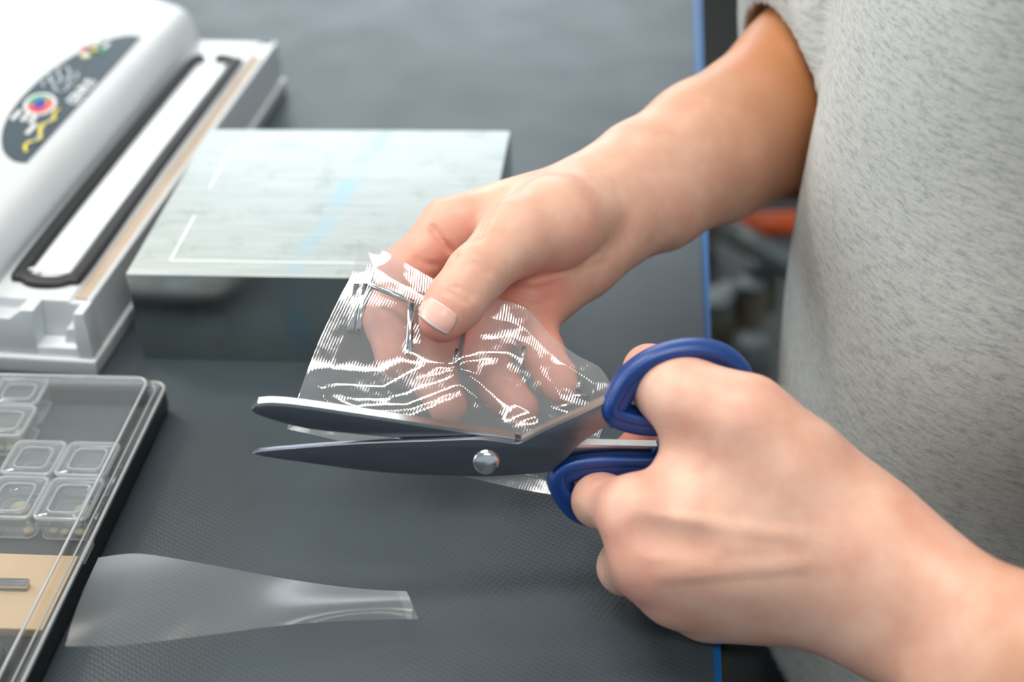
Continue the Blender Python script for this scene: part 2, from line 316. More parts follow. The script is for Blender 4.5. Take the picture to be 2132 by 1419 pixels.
# control panel on the sloping top: D-shaped plate
n0 = np.array([.066, .0605]); n1 = np.array([.105, .0735]); sd = (n1-n0)/np.linalg.norm(n1-n0); nd_ = np.array([-sd[1], sd[0]])
SLs = lambda s: (s-n0[0])/sd[0]
def on_panel(s, t, lift):                                # s measured across, follows the slope
    q = n0+sd*((s-n0[0])/sd[0])+nd_*lift; return (-q[0], t, q[1])
arc = [(.0705, .103), (.0765, .101), (.0840, .106), (.0905, .118), (.0955, .135), (.0985, .160), (.0985, .190), (.0955, .220), (.0900, .245), (.0840, .262), (.0770, .273), (.0705, .276)]
arc = [tuple(p) for p in catmull(arc, 5)]
prism('control_panel', arc, .00005, .0006, 'panel_grey', vsr, 0, lambda s, t, c: on_panel(s, t, c))
def pl_poly(name, pts, mat, lift=.0009): return prism(name, pts, .0005, lift, mat, vsr, 0, lambda s, t, c: on_panel(s, t, c))
def ell(cs, ct, rs, rt, n=24, a0=0, a1=2*math.pi): return [(cs+rs*math.cos(a), ct+rt*math.sin(a)) for a in np.linspace(a0, a1, n, endpoint=abs(a1-a0) < 6.2)]
RC = (.0878, .1625)
pl_poly('button_ring', ell(*RC, .0078, .0135), 'print_white', .0008)
pl_poly('button_sector', ell(*RC, .0061, .0105, 14, -.6, 2.2), 'print_green', .0010); pl_poly('button_sector', ell(*RC, .0061, .0105, 14, 2.2, 5.68), 'print_red', .0010)
pl_poly('button_sector', ell(*RC, .0042, .0075, 14, 1.5, 3.6), 'print_orange', .0011); pl_poly('button_centre', ell(*RC, .0028, .0055), 'print_blue', .0012)
for s, t, m, r in ((.0922, .2385, 'print_pink', .0019), (.0872, .2415, 'print_yellow', .0017), (.0828, .2425, 'print_green', .0020), (.0888, .2315, 'print_white', .0021)):
    pl_poly('indicator_lamp', ell(s, t, r, r*1.4, 14), m, .0011)
pl_poly('indicator_rim', ell(.0888, .2315, .0028, .0040, 16), 'print_yellow', .00085)
def strokes(s, t, L, w=.0011, mat='print_white'):
    pl_poly('small_print_line', [(s-w, t), (s+w, t), (s+w, t+L), (s-w, t+L)], mat, .0008)
for s, t, L in ((.0925, .243, .010), (.0885, .247, .014), (.0835, .2475, .008), (.0935, .138, .012), (.0888, .140, .010), (.0848, .1405, .013), (.0815, .129, .013)): strokes(s, t, L)
def text_mesh(body, name, size, s, t, mat, squeeze=1.):
    c = bpy.data.curves.new(name, 'FONT'); c.body = body; c.size = size; c.extrude = .0; c.offset = .00028; c.align_x = 'LEFT'
    tmp = bpy.data.objects.new(name, c); COL.objects.link(tmp); dg = bpy.context.evaluated_depsgraph_get(); me = bpy.data.meshes.new_from_object(tmp.evaluated_get(dg))
    COL.objects.unlink(tmp); bpy.data.objects.remove(tmp); bpy.data.curves.remove(c)
    for v in me.vertices: v.co = on_panel(s+v.co.y, t+v.co.x*squeeze, .0008)
    me.materials.clear(); me.materials.append(MATS[mat]); me.name = name
    o = bpy.data.objects.new(name, me); COL.objects.link(o); o.parent = vsr
    md = o.modifiers.new('thick', 'SOLIDIFY'); md.thickness = .0003; return o
text_mesh('GENIUS', 'lettering', .0088, .0718, .1735, 'print_white', 1.08)
# script emblem above the lettering: loops of outline
def loop_print(pts, w=.0008, mat='print_grey'):
    sweep('emblem_stroke', [on_panel(a, b, .0008) for a, b in catmull(pts, 6)], .0003, w, (0, 0, 1), mat, vsr, ns=6)
loop_print([(.0935, .182), (.096, .186), (.094, .190), (.090, .187), (.0865, .182), (.0835, .183), (.082, .187), (.084, .190)])
loop_print([(.0935, .190), (.0955, .196), (.093, .2), (.089, .196), (.0915, .191), (.0945, .193)])
loop_print([(.0925, .201), (.095, .207), (.092, .211), (.088, .206), (.0845, .199), (.0825, .203), (.085, .209)])
loop_print([(.0875, .189), (.0885, .196), (.086, .2), (.0845, .194), (.0815, .192), (.0805, .197)])
for pts in ([(.0745, .112), (.0775, .118), (.0768, .124)], [(.0755, .124), (.0738, .129), (.0765, .135), (.0785, .142), (.0768, .147)], [(.0768, .147), (.0755, .152), (.0778, .158), (.0775, .164)]):
    loop_print(pts, .0012, 'print_yellow')
loop_print([(.0762, .120), (.0752, .130), (.0772, .142), (.0766, .156)], .0007, 'print_grey')

# pale sheet on the bench behind the sealer
ps = box('paper_sheet', -.62, -.445, .90, 1.25, .0, .002, 'pale_paper'); tag(ps, 'pale green paper sheet lying on the mat behind the sealer', 'paper')

# ------------------------------------------------------------------ clear-lidded organiser case
cs = empty('organiser_case', (-.32, .435, 0)); tag(cs, 'clear-lidded plastic organiser case with black base near the sealer end', 'case')
cx, cy = -.32, .435
def cbox(n, x0, x1, y0, y1, z0, z1, m, bevel=0., par=None): return box(n, x0-cx, x1-cx, y0-cy, y1-cy, z0, z1, m, par or cs, bevel)
X1, X0, Y1, Y0 = -.2325, -.43, .5405, .31
cbox('base_floor', X0, X1-.001, Y0, Y1, 0, .003, 'black_plastic', .0008)
cbox('base_wall', X1-.003, X1-.0005, Y0, Y1, .0032, .014, 'black_plastic', .0004); cbox('base_wall', X0, X1-.0032, Y1-.0025, Y1, .0032, .014, 'black_plastic', .0004)
cbox('base_wall', X0, X0+.0025, Y0, Y1-.0027, .0032, .014, 'black_plastic', .0004); cbox('base_wall', X0+.0027, X1-.0032, Y0, Y0+.0025, .0032, .014, 'black_plastic', .0004)
cbox('foam_bed', X0+.004, X1-.0042, .43, Y1-.004, .0032, .0060, 'foam_grey', .0004)
cbox('wood_insert', X0+.004, X1-.0042, .386, .4285, .0032, .0095, 'wood_tan', .0008)
cbox('foam_bed', X0+.004, X1-.0042, Y0+.004, .3845, .0032, .0070, 'black_plastic', .0004)
# lid: flange ring, plateau walls and top, each real thin plastic
def rrect(x0, x1, y0, y1, r, n=5):
    o = []
    for (ax, ay, s) in ((x1-r, y1-r, 0), (x0+r, y1-r, .5), (x0+r, y0+r, 1), (x1-r, y0+r, 1.5)):
        for a in np.linspace(s*math.pi, (s+.5)*math.pi, n): o.append((ax+r*math.cos(a), ay+r*math.sin(a)))
    return o
def shell(name, rings, mat, parent, cap=True, thick=.0008):
    n = len(rings[0][0]); v = []; f = []
    for pts, z in rings: v += [(a, b, z) for a, b in pts]
    for i in range(len(rings)-1):
        for k in range(n): f.append((i*n+k, i*n+(k+1) % n, (i+1)*n+(k+1) % n, (i+1)*n+k))
    if cap: f.append(tuple((len(rings)-1)*n+k for k in range(n)))
    o = mesh_obj(name, v, f, mat, parent, smooth=True); o.data.set_sharp_from_angle(angle=.7)
    md = o.modifiers.new('thick', 'SOLIDIFY'); md.thickness = thick; md.offset = -1; return o
L = lambda i, r: [(a-cx, b-cy) for a, b in rrect(X0+i, X1-i, Y0+i, Y1-i, r)]
shell('lid', [(L(-.001, .006), .0145), (L(-.001, .006), .0165), (L(.0, .006), .0172), (L(.0022, .005), .0176), (L(.003, .005), .0185), (L(.0034, .005), .0222), (L(.0045, .005), .0236), (L(.007, .004), .024)], 'clear_lid', cs)
for i_, z_, r_ in ((-.0008, .0168, .0008), (.0024, .0180, .0005), (.0050, .0236, .0007)):
    sweep('lid_rim_highlight', [(a, b, z_) for a, b in L(i_, .006)], r_, r_, (0, 0, 1), 'edge_highlight_film', cs, closed=True, ns=6)  # whitish tubes, highlight lines of the lid edge put into the colour
cbox('lid_catch', X1-.0005, X1+.0022, .418, .430, .0146, .0172, 'clear_plastic', .0004)
cbox('lid_catch', X1-.0045, X1-.001, Y1-.012, Y1-.004, .0178, .0205, 'clear_plastic', .0006)
# little clear boxes inside, each a thing with lid and contents
def small_box(x0, x1, y0, y1, label, bits):
    mx, my = (x0+x1)/2, (y0+y1)/2; e = empty('sample_box', (mx, my, .0062)); tag(e, label, 'box', 'small clear boxes in the organiser case')
    q = lambda i, r: [(a-mx, b-my) for a, b in rrect(x0+i, x1-i, y0+i, y1-i, r)]
    shell('tray', [(q(.0008, .002), .0105), (q(.0014, .003), .0003), ], 'clear_plastic', e, True, .0007)
    shell('lid', [(q(.0, .003), .0085), (q(.0001, .003), .0125), (q(.0010, .003), .0132), (q(.0042, .003), .0134), (q(.0048, .0025), .0124), (q(.0058, .0025), .0121)], 'clear_plastic', e, True, .0006)
    for i_, z_, r_ in ((.0005, .0128, .0010), (.0046, .0130, .0006), (.0012, .0008, .0005)):
        sweep('rim', [(a, b, z_) for a, b in q(i_, .003)], r_, r_, (0, 0, 1), 'edge_highlight_film', e, closed=True, ns=6)  # edge tubes whitened to stand in for highlights on the clear box
    for k, (bx, by, r) in enumerate(bits):
        bm = bmesh.new(); bmesh.ops.create_icosphere(bm, subdivisions=2, radius=r)
        for v in bm.verts: v.co = Vector((v.co.x*1.2, v.co.y, v.co.z*.7))*(1+.3*mnoise.noise(v.co*900+Vector((k*3, x0*50, 0))))
        me = bpy.data.meshes.new('specimen'); bm.to_mesh(me); bm.free(); me.materials.append(MATS['part_beige'])
        me.polygons.foreach_set('use_smooth', [True]*len(me.polygons)); o = bpy.data.objects.new('specimen', me); COL.objects.link(o); o.parent = e; o.location = (bx, by, .0015+r*.7)
G = .0006
small_box(-.3118, -.2880, .5180, .5385, 'small clear box in the far corner row of the case, mostly empty', [(-.004, -.003, .0016)])
small_box(-.3100, -.2862, .4945, .5172, 'small clear box holding a layer of tan granules', [(random.uniform(-.01, .01), random.uniform(-.008, .004), random.uniform(.0012, .0022)) for _ in range(26)])
small_box(-.2865, -.2625, .4680, .4915, 'small clear box with one beige chip in the middle row of the case', [(.001, -.005, .0022)])
small_box(-.2615, -.2375, .4680, .4915, 'small empty clear box in the middle row by the case wall', [])
small_box(-.2855, -.2615, .4395, .4665, 'small clear box with a round beige specimen next to the tan wood insert', [(.0, .002, .0042), (-.006, -.009, .0018), (.008, -.010, .002)])
small_box(-.2605, -.2365, .4395, .4665, 'small clear box with a pale bean-shaped specimen by the case wall', [(.004, .002, .0038), (-.006, -.009, .0018), (.006, -.010, .002), (-.001, -.0095, .0015)])
rod = sweep('metal_rod', [(-.32, .4075, .0118), (-.252, .4085, .0118)], .0022, .0022, (0, 0, 1), 'bright_steel'); tag(rod, 'short grey metal rod lying on the tan wood insert', 'rod')
fk = prism('black_clamp', [tuple(p) for p in rrect(-.30, -.247, .345, .3775, .008)], .0073, .0125, 'black_plastic', None, .001); tag(fk, 'rounded black clip in the near end of the organiser case', 'clip')
kn = empty('steel_disc', (-.256, .338, .0073)); tag(kn, 'blurred silvery disc in the case beside the black clip', 'disc')
prism('rim', [(.007*math.cos(a), .007*math.sin(a)) for a in np.linspace(0, 6.283, 24, endpoint=False)], 0, .004, 'pipe_grey', kn, .0008)
prism('hub', [(.003*math.cos(a), .003*math.sin(a)) for a in np.linspace(0, 6.283, 16, endpoint=False)], .004, .006, 'bright_steel', kn, .0004)

# ------------------------------------------------------------------ signed-distance bodies
F32 = np.float32
def d_caps(P, a, b, ra, rb):
    a = np.asarray(a, F32); ba = (np.asarray(b, F32)-a); pa = P-a; t = np.clip(pa@ba/(ba@ba+1e-12), 0, 1)
    q = pa-t[:, None]*ba; return np.sqrt(np.einsum('ij,ij->i', q, q))-(F32(ra)+t*F32(rb-ra))
def smin(a, b, k):
    h = np.maximum(k-np.abs(a-b), 0)/k; return np.minimum(a, b)-h*h*k*F32(.25)
def smax(a, b, k): return -smin(-a, -b, k)
def chain(P, pts, k=.004):
    d = None
    for (a, ra), (b, rb) in zip(pts[:-1], pts[1:]):
        e = d_caps(P, a, b, ra, rb); d = e if d is None else smin(d, e, k)
    return d
def mm(l, dd=0.): return [(at(x, y, d+dd), r/1000) for x, y, d, r in l]
def group(P, caps, k):
    d = None
    for c in caps:
        e = d_caps(P, c[0][0], c[1][0], c[0][1], c[1][1]); d = e if d is None else smin(d, e, k)
    return d
def eval_nets(sdf, lo, hi, h):
    lo = np.array(lo, F32); n = (np.ceil((np.array(hi)-lo)/h/4).astype(int)+1)*4
    cn = n//4; ax = [lo[i]+(np.arange(cn[i])*4+1.5)*h for i in range(3)]
    Cg = np.stack(np.meshgrid(*ax, indexing='ij'), -1).reshape(-1, 3).astype(F32)
    dc = sdf(Cg).reshape(cn)
    act = np.abs(dc) < h*4*1.35
    D = np.repeat(np.repeat(np.repeat(dc, 4, 0), 4, 1), 4, 2).astype(F32)
    m = np.repeat(np.repeat(np.repeat(act, 4, 0), 4, 1), 4, 2); I = np.argwhere(m)
    vals = np.empty(len(I), F32); Pn = lo+I.astype(F32)*F32(h)
    for s in range(0, len(I), 400000): vals[s:s+400000] = sdf(Pn[s:s+400000])
    D[m] = vals; S = D < 0
    c8 = np.zeros(np.array(S.shape)-1, np.uint8)
    for dx in (0, 1):
        for dy in (0, 1):
            for dz in (0, 1): c8 += S[dx:S.shape[0]-1+dx, dy:S.shape[1]-1+dy, dz:S.shape[2]-1+dz]
    A = np.argwhere((c8 > 0) & (c8 < 8)); vid = np.full(c8.shape, -1, np.int32); vid[tuple(A.T)] = np.arange(len(A))
    acc = np.zeros((len(A), 3), np.float64); cnt = np.zeros(len(A))
    cor = [(i, j, k) for i in (0, 1) for j in (0, 1) for k in (0, 1)]
    for p in cor:
        for axn in range(3):
            if p[axn]: continue
            q = list(p); q[axn] = 1; v0 = D[tuple((A+p).T)]; v1 = D[tuple((A+q).T)]; x = (v0 < 0) != (v1 < 0)
            t = np.where(x, v0/(v0-v1+1e-20), 0); e = np.tile(np.array(p, float), (len(A), 1)); e[:, axn] += t
            acc[x] += e[x]; cnt[x] += 1
    V = lo+(A+acc/cnt[:, None])*h; Fc = []
    for axn in range(3):
        b, c = (axn+1) % 3, (axn+2) % 3
        s0 = [slice(1, -1)]*3; s0[axn] = slice(0, -1); s1 = list(s0); s1[axn] = slice(1, None)
        X = np.argwhere(S[tuple(s0)] != S[tuple(s1)]); off = np.array([1, 1, 1]); off[axn] = 0; X = X+off
        fl = S[tuple(X.T)]; eb = np.zeros(3, int); eb[b] = 1; ec = np.zeros(3, int); ec[c] = 1
        q = np.stack([vid[tuple((X-eb-ec).T)], vid[tuple((X-ec).T)], vid[tuple(X.T)], vid[tuple((X-eb).T)]], 1)
        q[~fl] = q[~fl][:, ::-1]; Fc.append(q[(q >= 0).all(1)])
    return V, np.concatenate(Fc)
def np_mesh(name, V, F, mat, parent=None):
    me = bpy.data.meshes.new(name); me.vertices.add(len(V)); me.vertices.foreach_set('co', V.astype(np.float32).ravel())
    me.loops.add(F.size); me.loops.foreach_set('vertex_index', F.astype(np.int32).ravel())
    me.polygons.add(len(F)); me.polygons.foreach_set('loop_start', np.arange(0, F.size, 4, dtype=np.int32)); me.update(calc_edges=True)
    me.polygons.foreach_set('use_smooth', np.ones(len(F), bool)); me.materials.append(MATS[mat])
    o = bpy.data.objects.new(name, me); COL.objects.link(o)
    if parent: o.parent = parent
    return o
def trace(sdf, px, py, d0=.4):
    o = np.array(CP, F32); v = ray(px, py); ln = np.linalg.norm(v); d = d0
    for _ in range(120):
        s = float(sdf((CP+v*d)[None].astype(F32))[0])
        if s < 1e-4: break
        d += s*.8/ln
        if d > 1.4: return None
    return d
def grad(sdf, p, e=.0008):
    p = np.asarray(p); return np.array([float(sdf((p+dv)[None].astype(F32))[0]-sdf((p-dv)[None].astype(F32))[0]) for dv in np.eye(3)*e])

SH = .028                                               # how far the bag hand lies behind the scissors
# ---- hand that holds the bag (thumb in front, fingers behind the film)
B_palm = [mm(c, SH) for c in (
    [(1250, 398, .640, 17), (940, 478, .612, 13)], [(1258, 420, .642, 16), (970, 540, .620, 13)], [(1268, 455, .645, 16), (1035, 600, .620, 12.5)],
    [(1272, 480, .645, 15), (1095, 640, .612, 11.5)], [(1210, 542, .636, 14), (1112, 628, .612, 12.5)], [(1080, 480, .618, 16), (1100, 560, .620, 16)],
    [(1272, 480, .645, 15), (1210, 542, .636, 14)])]
B_thumb = mm([(1212, 438, .626, 19), (1150, 466, .606, 20), (1078, 490, .592, 16), (990, 572, .572, 11.6), (948, 628, .565, 11.2), (920, 664, .5615, 9.6)], SH)
B_web = [mm([(1120, 440, .618, 15), (985, 470, .612, 10)], SH)]
B_fing = [mm(c, SH) for c in (
    [(938, 478, .612, 13), (845, 565, .600, 11.4), (808, 668, .589, 9.9), (824, 745, .582, 8.6)],
    [(965, 540, .620, 12.5), (905, 690, .607, 10.6), (905, 790, .592, 9.5), (932, 842, .581, 8.3)],
    [(1032, 600, .620, 12), (1012, 745, .607, 10.2), (1050, 818, .593, 9.2), (1085, 850, .583, 8)],
    [(1096, 642, .612, 11), (1130, 735, .600, 9.2), (1158, 783, .588, 8.2), (1170, 808, .581, 7.3)])]
R_SH = np.array([.20, .80, .40])
B_fore = [mm([(1250, 402, .642, 17.5), (1330, 350, .655, 20), (1455, 290, .672, 26), (1690, 165, .72, 37)], SH), mm([(1288, 462, .647, 15.5), (1370, 425, .662, 20), (1490, 350, .682, 25), (1705, 245, .725, 36)], SH),
          mm([(1268, 432, .644, 18), (1350, 390, .66, 22), (1475, 322, .676, 26)], SH)]
B_up = [(at(1690, 165, .72+SH), .037), (at(1705, 235, .727+SH), .038), (R_SH, .052)]
def sd_bag(P):
    palm = group(P, B_palm, .010); fore = None
    for c in B_fore:
        e = chain(P, c, .012); fore = e if fore is None else smin(fore, e, .012)
    fore = smin(fore, chain(P, B_up, .01), .02); fi = None
    for c in B_fing:
        e = chain(P, c, .0035); fi = e if fi is None else smin(fi, e, .0018)
    d = smin(palm, fi, .007); th = chain(P, B_thumb, .006); d = smin(d, group(P, B_web, .005), .008)
    d2 = smin(palm, fore, .014); d = smin(d, d2, .004); return smin(d, th, .0045)
# ---- hand that works the scissors
SD = -.010
S_palm = [mm(c, SD) for c in (
    [(1795, 1115, .540, 17), (1325, 1062, .546, 11.5)], [(1775, 1160, .542, 17), (1352, 1165, .546, 12)], [(1755, 1205, .546, 16.5), (1405, 1225, .557, 11.5)],
    [(1735, 1240, .553, 15), (1475, 1258, .571, 10.5)], [(1690, 1060, .552, 18), (1455, 992, .560, 11.5)], [(1640, 985, .550, 15), (1470, 925, .556, 10.5)], [(1770, 1110, .541, 16), (1570, 990, .545, 13)], [(1700, 1130, .545, 15), (1450, 1110, .5535, 13)], [(1660, 1110, .56, 20), (1440, 1110, .566, 16)],
    [(1690, 1190, .565, 17), (1500, 1200, .575, 15)])]
S_thumb = mm([(1735, 1055, .546, 16.5), (1640, 965, .540, 16.5), (1552, 872, .539, 13.6), (1440, 834, .550, 11.8), (1392, 800, .562, 11), (1348, 768, .574, 9.6)], SD)
S_fing = [mm(c, SD) for c in (
    [(1325, 1062, .546, 11.6), (1248, 1042, .572, 10.2), (1280, 985, .598, 9.2), (1335, 925, .606, 8.4)],
    [(1352, 1165, .546, 12), (1302, 1180, .582, 10.6), (1330, 1090, .608, 9.4), (1372, 1000, .612, 8.4)],
    [(1405, 1225, .557, 11.4), (1362, 1218, .594, 10), (1390, 1130, .616, 9), (1430, 1050, .617, 8)],
    [(1475, 1258, .571, 10.2), (1428, 1240, .604, 8.6), (1455, 1170, .620, 7.8), (1480, 1110, .620, 7)])]
L_SH = np.array([.20, .46, .40])
S_fore = [mm([(1795, 1115, .540, 17), (1900, 1190, .530, 18), (2160, 1375, .500, 25), (2520, 1540, .475, 34)], SD), mm([(1738, 1235, .552, 15), (1840, 1300, .540, 17), (2080, 1450, .512, 25), (2490, 1640, .485, 34)], SD),
          mm([(1765, 1175, .547, 18), (1870, 1245, .536, 19)], SD)]
S_up = [(at(2520, 1540, .475+SD), .036), (at(2540, 1600, .48+SD), .037), (L_SH, .05)]
def sd_sci(P):
    palm = group(P, S_palm, .022); fore = None
    for c in S_fore:
        e = chain(P, c, .012); fore = e if fore is None else smin(fore, e, .014)
    fore = smin(fore, chain(P, S_up, .01), .02); fi = None
    for c in S_fing:
        e = chain(P, c, .0035); fi = e if fi is None else smin(fi, e, .003)
    d = smin(palm, fi, .008); d = smin(d, fore, .014); return smin(d, chain(P, S_thumb, .014), .010)
# surface marks: creases pressed in, veins and tendons raised, traced on the skin
def marks(base, lst):
    out = []
    for pts, r, sgn, sink in lst:
        q = []
        for x, y in [tuple(p) for p in catmull(pts, 4)]:
            d = trace(base, x, y)
            if d is not None: q.append(at(x, y, d)+ray(x, y)*sink)
        for a, b in zip(q[:-1], q[1:]):
            if np.linalg.norm(a-b) < .02: out.append((a, b, r, sgn))
    return out
mk_b = marks(sd_bag, [
    ([(900, 472), (925, 508), (950, 534)], .0011, -1, .0004), ([(1030, 425), (1012, 455), (992, 500)], .0013, -1, -.0004),
    ([(940, 592), (965, 600), (988, 618)], .0006, -1, -.0003), ([(930, 604), (950, 615), (975, 628)], .0005, -1, -.0003), ([(975, 540), (1000, 553), (1020, 570)], .0005, -1, -.0003),
    ([(1240, 530), (1195, 560), (1130, 582), (1060, 588)], .0017, -1, .0), ([(1262, 545), (1225, 558), (1180, 575)], .0007, -1, -.0003), ([(1060, 605), (1100, 620), (1150, 625)], .0007, -1, -.0003),
    ([(868, 535), (890, 548), (915, 552)], .0006, -1, -.0003)])
mk_s = marks(sd_sci, [
    ([(1345, 1085), (1450, 1090), (1560, 1100), (1660, 1110)], .0042, 1, .0049), ([(1380, 1185), (1480, 1180), (1600, 1170), (1680, 1165)], .0042, 1, .0049), ([(1335, 1112), (1390, 1126), (1460, 1138)], .0080, -1, -.0080)])
def with_marks(base, mk):
    def f(P):
        d = base(P)
        if not mk: return d
        near = np.abs(d) < .008
        if near.any():
            Q = P[near]; e = d[near]
            for a, b, r, sg in mk:
                c = d_caps(Q, a, b, r, r)
                e = smin(e, c, .0024) if sg > 0 else smax(e, -c, .0045 if r > .0018 else .0016)
            d = d.copy(); d[near] = e
        return d
    return f
sd_bagm, sd_scim = with_marks(sd_bag, mk_b), with_marks(sd_sci, mk_s)
TC = np.array([.192, .62])                              # torso axis
def sd_ell(P, a, b, c=TC):
    x, y = (P[:, 0]-F32(c[0])-F32(LEAN)*(np.clip(P[:, 2], -.2, .45)-F32(.05))), (P[:, 1]-F32(c[1])); k = np.sqrt((x/a)**2+(y/b)**2)+1e-6
    return k*(k-1)/(np.sqrt((x/(a*a))**2+(y/(b*b))**2)+1e-6)
TA, TB = .122, .155
LEAN = .05
def sd_torso(P):
    d = smax(sd_ell(P, TA-.014, TB-.014), np.maximum(P[:, 2]-F32(.40), F32(-.30)-P[:, 2]), .05)
    d = smin(d, d_caps(P, R_SH+[0, -.03, .0], L_SH+[0, .03, 0], .05, .05), .06); return smin(d, d_caps(P, (TC[0], TC[1], .38), (TC[0], TC[1], .56), .058, .055), .05)
def sd_body(P): return smin(smin(sd_torso(P), sd_bag(P), .02), sd_sci(P), .02)
person = empty('person', (TC[0], TC[1], -.9)); tag(person, 'person in a grey heather t-shirt cutting a clear bag with blue-handled scissors', 'person')
def local(V): return V-np.array([TC[0], TC[1], -.9])
pts_b = np.array([p for c in B_palm+B_fing+[B_thumb]+B_fore for p, _ in c]); pts_s = np.array([p for c in S_palm+S_fing+[S_thumb]+[c[:3] for c in S_fore] for p, _ in c])
b_lo, b_hi = pts_b.min(0)-.030, pts_b.max(0)+.045
s_lo, s_hi = pts_s.min(0)-.030, pts_s.max(0)+.034
V1, F1 = eval_nets(sd_bagm, b_lo, b_hi, .0012); V2, F2 = eval_nets(sd_scim, s_lo, s_hi, .0012)
V3, F3 = eval_nets(sd_body, (-.02, .2, -.34), (.42, 1.0, .6), .007)
cen = V3[F3].mean(1); ins = ((cen > b_lo+.006) & (cen < b_hi-.006)).all(1) | ((cen > s_lo+.006) & (cen < s_hi-.006)).all(1); F3 = F3[~ins]
V = np.concatenate([V1, V2, V3]); F = np.concatenate([F1, F2+len(V1), F3+len(V1)+len(V2)])
body = np_mesh('body', local(V), F, 'skin', person)
# skin colour of its own: sun tan up the arm, redder fingertips, palm and knuckles
def dist_pts(V, pts, r):
    o = np.zeros(len(V))
    for p, w in pts: o = np.maximum(o, w*np.exp(-((V-p)**2).sum(1)/(r*r)))
    return o
wb_, eb_ = at(1330, 400, .655+SH), at(1600, 240, .70+SH); tn = np.clip(((V-wb_)@(eb_-wb_))/((eb_-wb_)@(eb_-wb_)), 0, 1)
ws_, es_ = at(1900, 1190, .53), at(2200, 1375, .50)
tn2 = np.clip(((V-ws_)@(es_-ws_))/((es_-ws_)@(es_-ws_)), 0, 1)*.45
isS = np.zeros(len(V), bool); isS[len(V1):len(V1)+len(V2)] = True
tan_ = np.where(isS, tn2, tn)
red = dist_pts(V, [(at(900, 690, .56+SH), .75), (at(925, 530, .60+SH), .55), (at(860, 560, .59+SH), .35), (at(1150, 620, .60+SH), .55), (at(1060, 620, .6+SH), .5), (at(1180, 520, .60+SH), .25)], .016)
red = np.maximum(red, dist_pts(V, [(p, .7) for c in B_fing for p, _ in c[1:]], .018))
red = np.maximum(red, dist_pts(V, [(at(1300, 1110, .535), .5), (at(1340, 1220, .535), .5), (at(1340, 740, .562), .5), (at(1340, 915, .59), .9), (at(1250, 1000, .55), .25), (at(1540, 830, .52), .22)], .014))
ca = body.data.color_attributes.new('tint', 'FLOAT_COLOR', 'POINT')
ca.data.foreach_set('color', np.stack([tan_, red, 0*red, 1+0*red], 1).astype(np.float32).ravel())

# thumbnail on the bag hand
def nail():
    V, F = [], []; na, nb = 13, 11
    c0 = np.array([926., 638.]); wv = np.array([35., 25.]); lv = np.array([-27., 33.])
    for i in range(nb):
        for j in range(na):
            a, b = -1+2*j/(na-1), i/(nb-1); w = (1-.25*(1-b)**3)*1.; bb = b+.16*(1-a*a)*(b-.35)
            x, y = c0+wv*a*w+lv*bb; d = trace(sd_bagm, x, y); p = at(x, y, d); g = grad(sd_bagm, p); g /= np.linalg.norm(g)
            V.append(p+g*(.00055-.0006*abs(a)**4)); 
    for i in range(nb-1):
        for j in range(na-1): k = i*na+j; F.append((k, k+1, k+na+1, k+na))
    o = mesh_obj('fingernail', local(np.array(V)), F, 'nail', person, smooth=True); o['label'] = 'glossy pink thumbnail'
    o.data.materials.append(MATS['nail_white'])
    for p in o.data.polygons:
        if p.index//(na-1) >= nb-2: p.material_index = 1
    md = o.modifiers.new('thick', 'SOLIDIFY'); md.thickness = .0005; md.offset = 0
nail()

# ---- t-shirt
HEM_C = at(1634, 110, .69+SH)
def sd_shirt(P):
    z = P[:, 2]; y = P[:, 1]; x = P[:, 0]
    d = smax(sd_ell(P, TA, TB), np.maximum(z-F32(.42), F32(-.20)-z), .03)
    fold = .0045*np.sin(z*9+1.3)*np.exp(-((y-.50)/.07)**2)+.0035*np.sin((y*.9+x*.6)*85+z*7)*np.clip((.59-y)*6, 0, 1)+.002*np.sin((y+z*.7)*40)
    d = d-fold.astype(F32)*np.clip(1.2-np.abs(z-.1)*1.6, .2, 1)
    d = smin(d, d_caps(P, R_SH+[0, -.03, .0], L_SH+[0, .03, 0], .062, .062), .05)
    ELB = at(1700, 190, .722+SH); sl = d_caps(P, ELB, R_SH, .060, .066)
    cut = (P-HEM_C.astype(F32))@SL_N
    sl = smax(sl, cut, .004); d = smin(d, sl, .003)
    sr = d_caps(P, L_SH*.55+at(2540, 1600, .47)*.45, L_SH, .056, .064); d = smin(d, sr, .02)
    arm = np.minimum(sd_bag(P), sd_sci(P))-F32(.0045)
    neck = d_caps(P, (TC[0], TC[1], .36), (TC[0], TC[1], .7), .066, .08)
    lower = np.maximum(sd_ell(P, TA-.006, TB-.006), z-F32(-.17))
    return np.maximum(np.maximum(np.maximum(d, -np.where(cut > -.03, arm, 1.)), -neck), -lower)
SL_N = -RT*.95-UP*.31-fwd*.10; SL_N = (SL_N/np.linalg.norm(SL_N)).astype(F32)
Vs, Fs = eval_nets(sd_shirt, (.0, .30, -.24), (.36, 1.0, .52), .0025)
shirt = np_mesh('t_shirt', local(Vs), Fs, 'shirt', person); shirt['label'] = 'light grey heather t-shirt'
def sd_trs(P):
    z = P[:, 2]; d = smax(sd_ell(P, TA-.012, TB-.012), np.maximum(z-F32(-.14), F32(-.40)-z), .04)
    for s in (-1, 1): d = smin(d, chain(P, [((TC[0]+.01, TC[1]+s*.085, -.30), .085), ((TC[0]+.0, TC[1]+s*.09, -.55), .07), ((TC[0]+.02, TC[1]+s*.095, -.86), .058)], .01), .03)
    return np.maximum(d, F32(-.86)-z)
Vt, Ft = eval_nets(sd_trs, (.03, .42, -.89), (.36, .84, -.10), .006)
tr_ = np_mesh('trousers', local(Vt), Ft, 'navy_cloth', person); tr_['label'] = 'dark navy trousers'
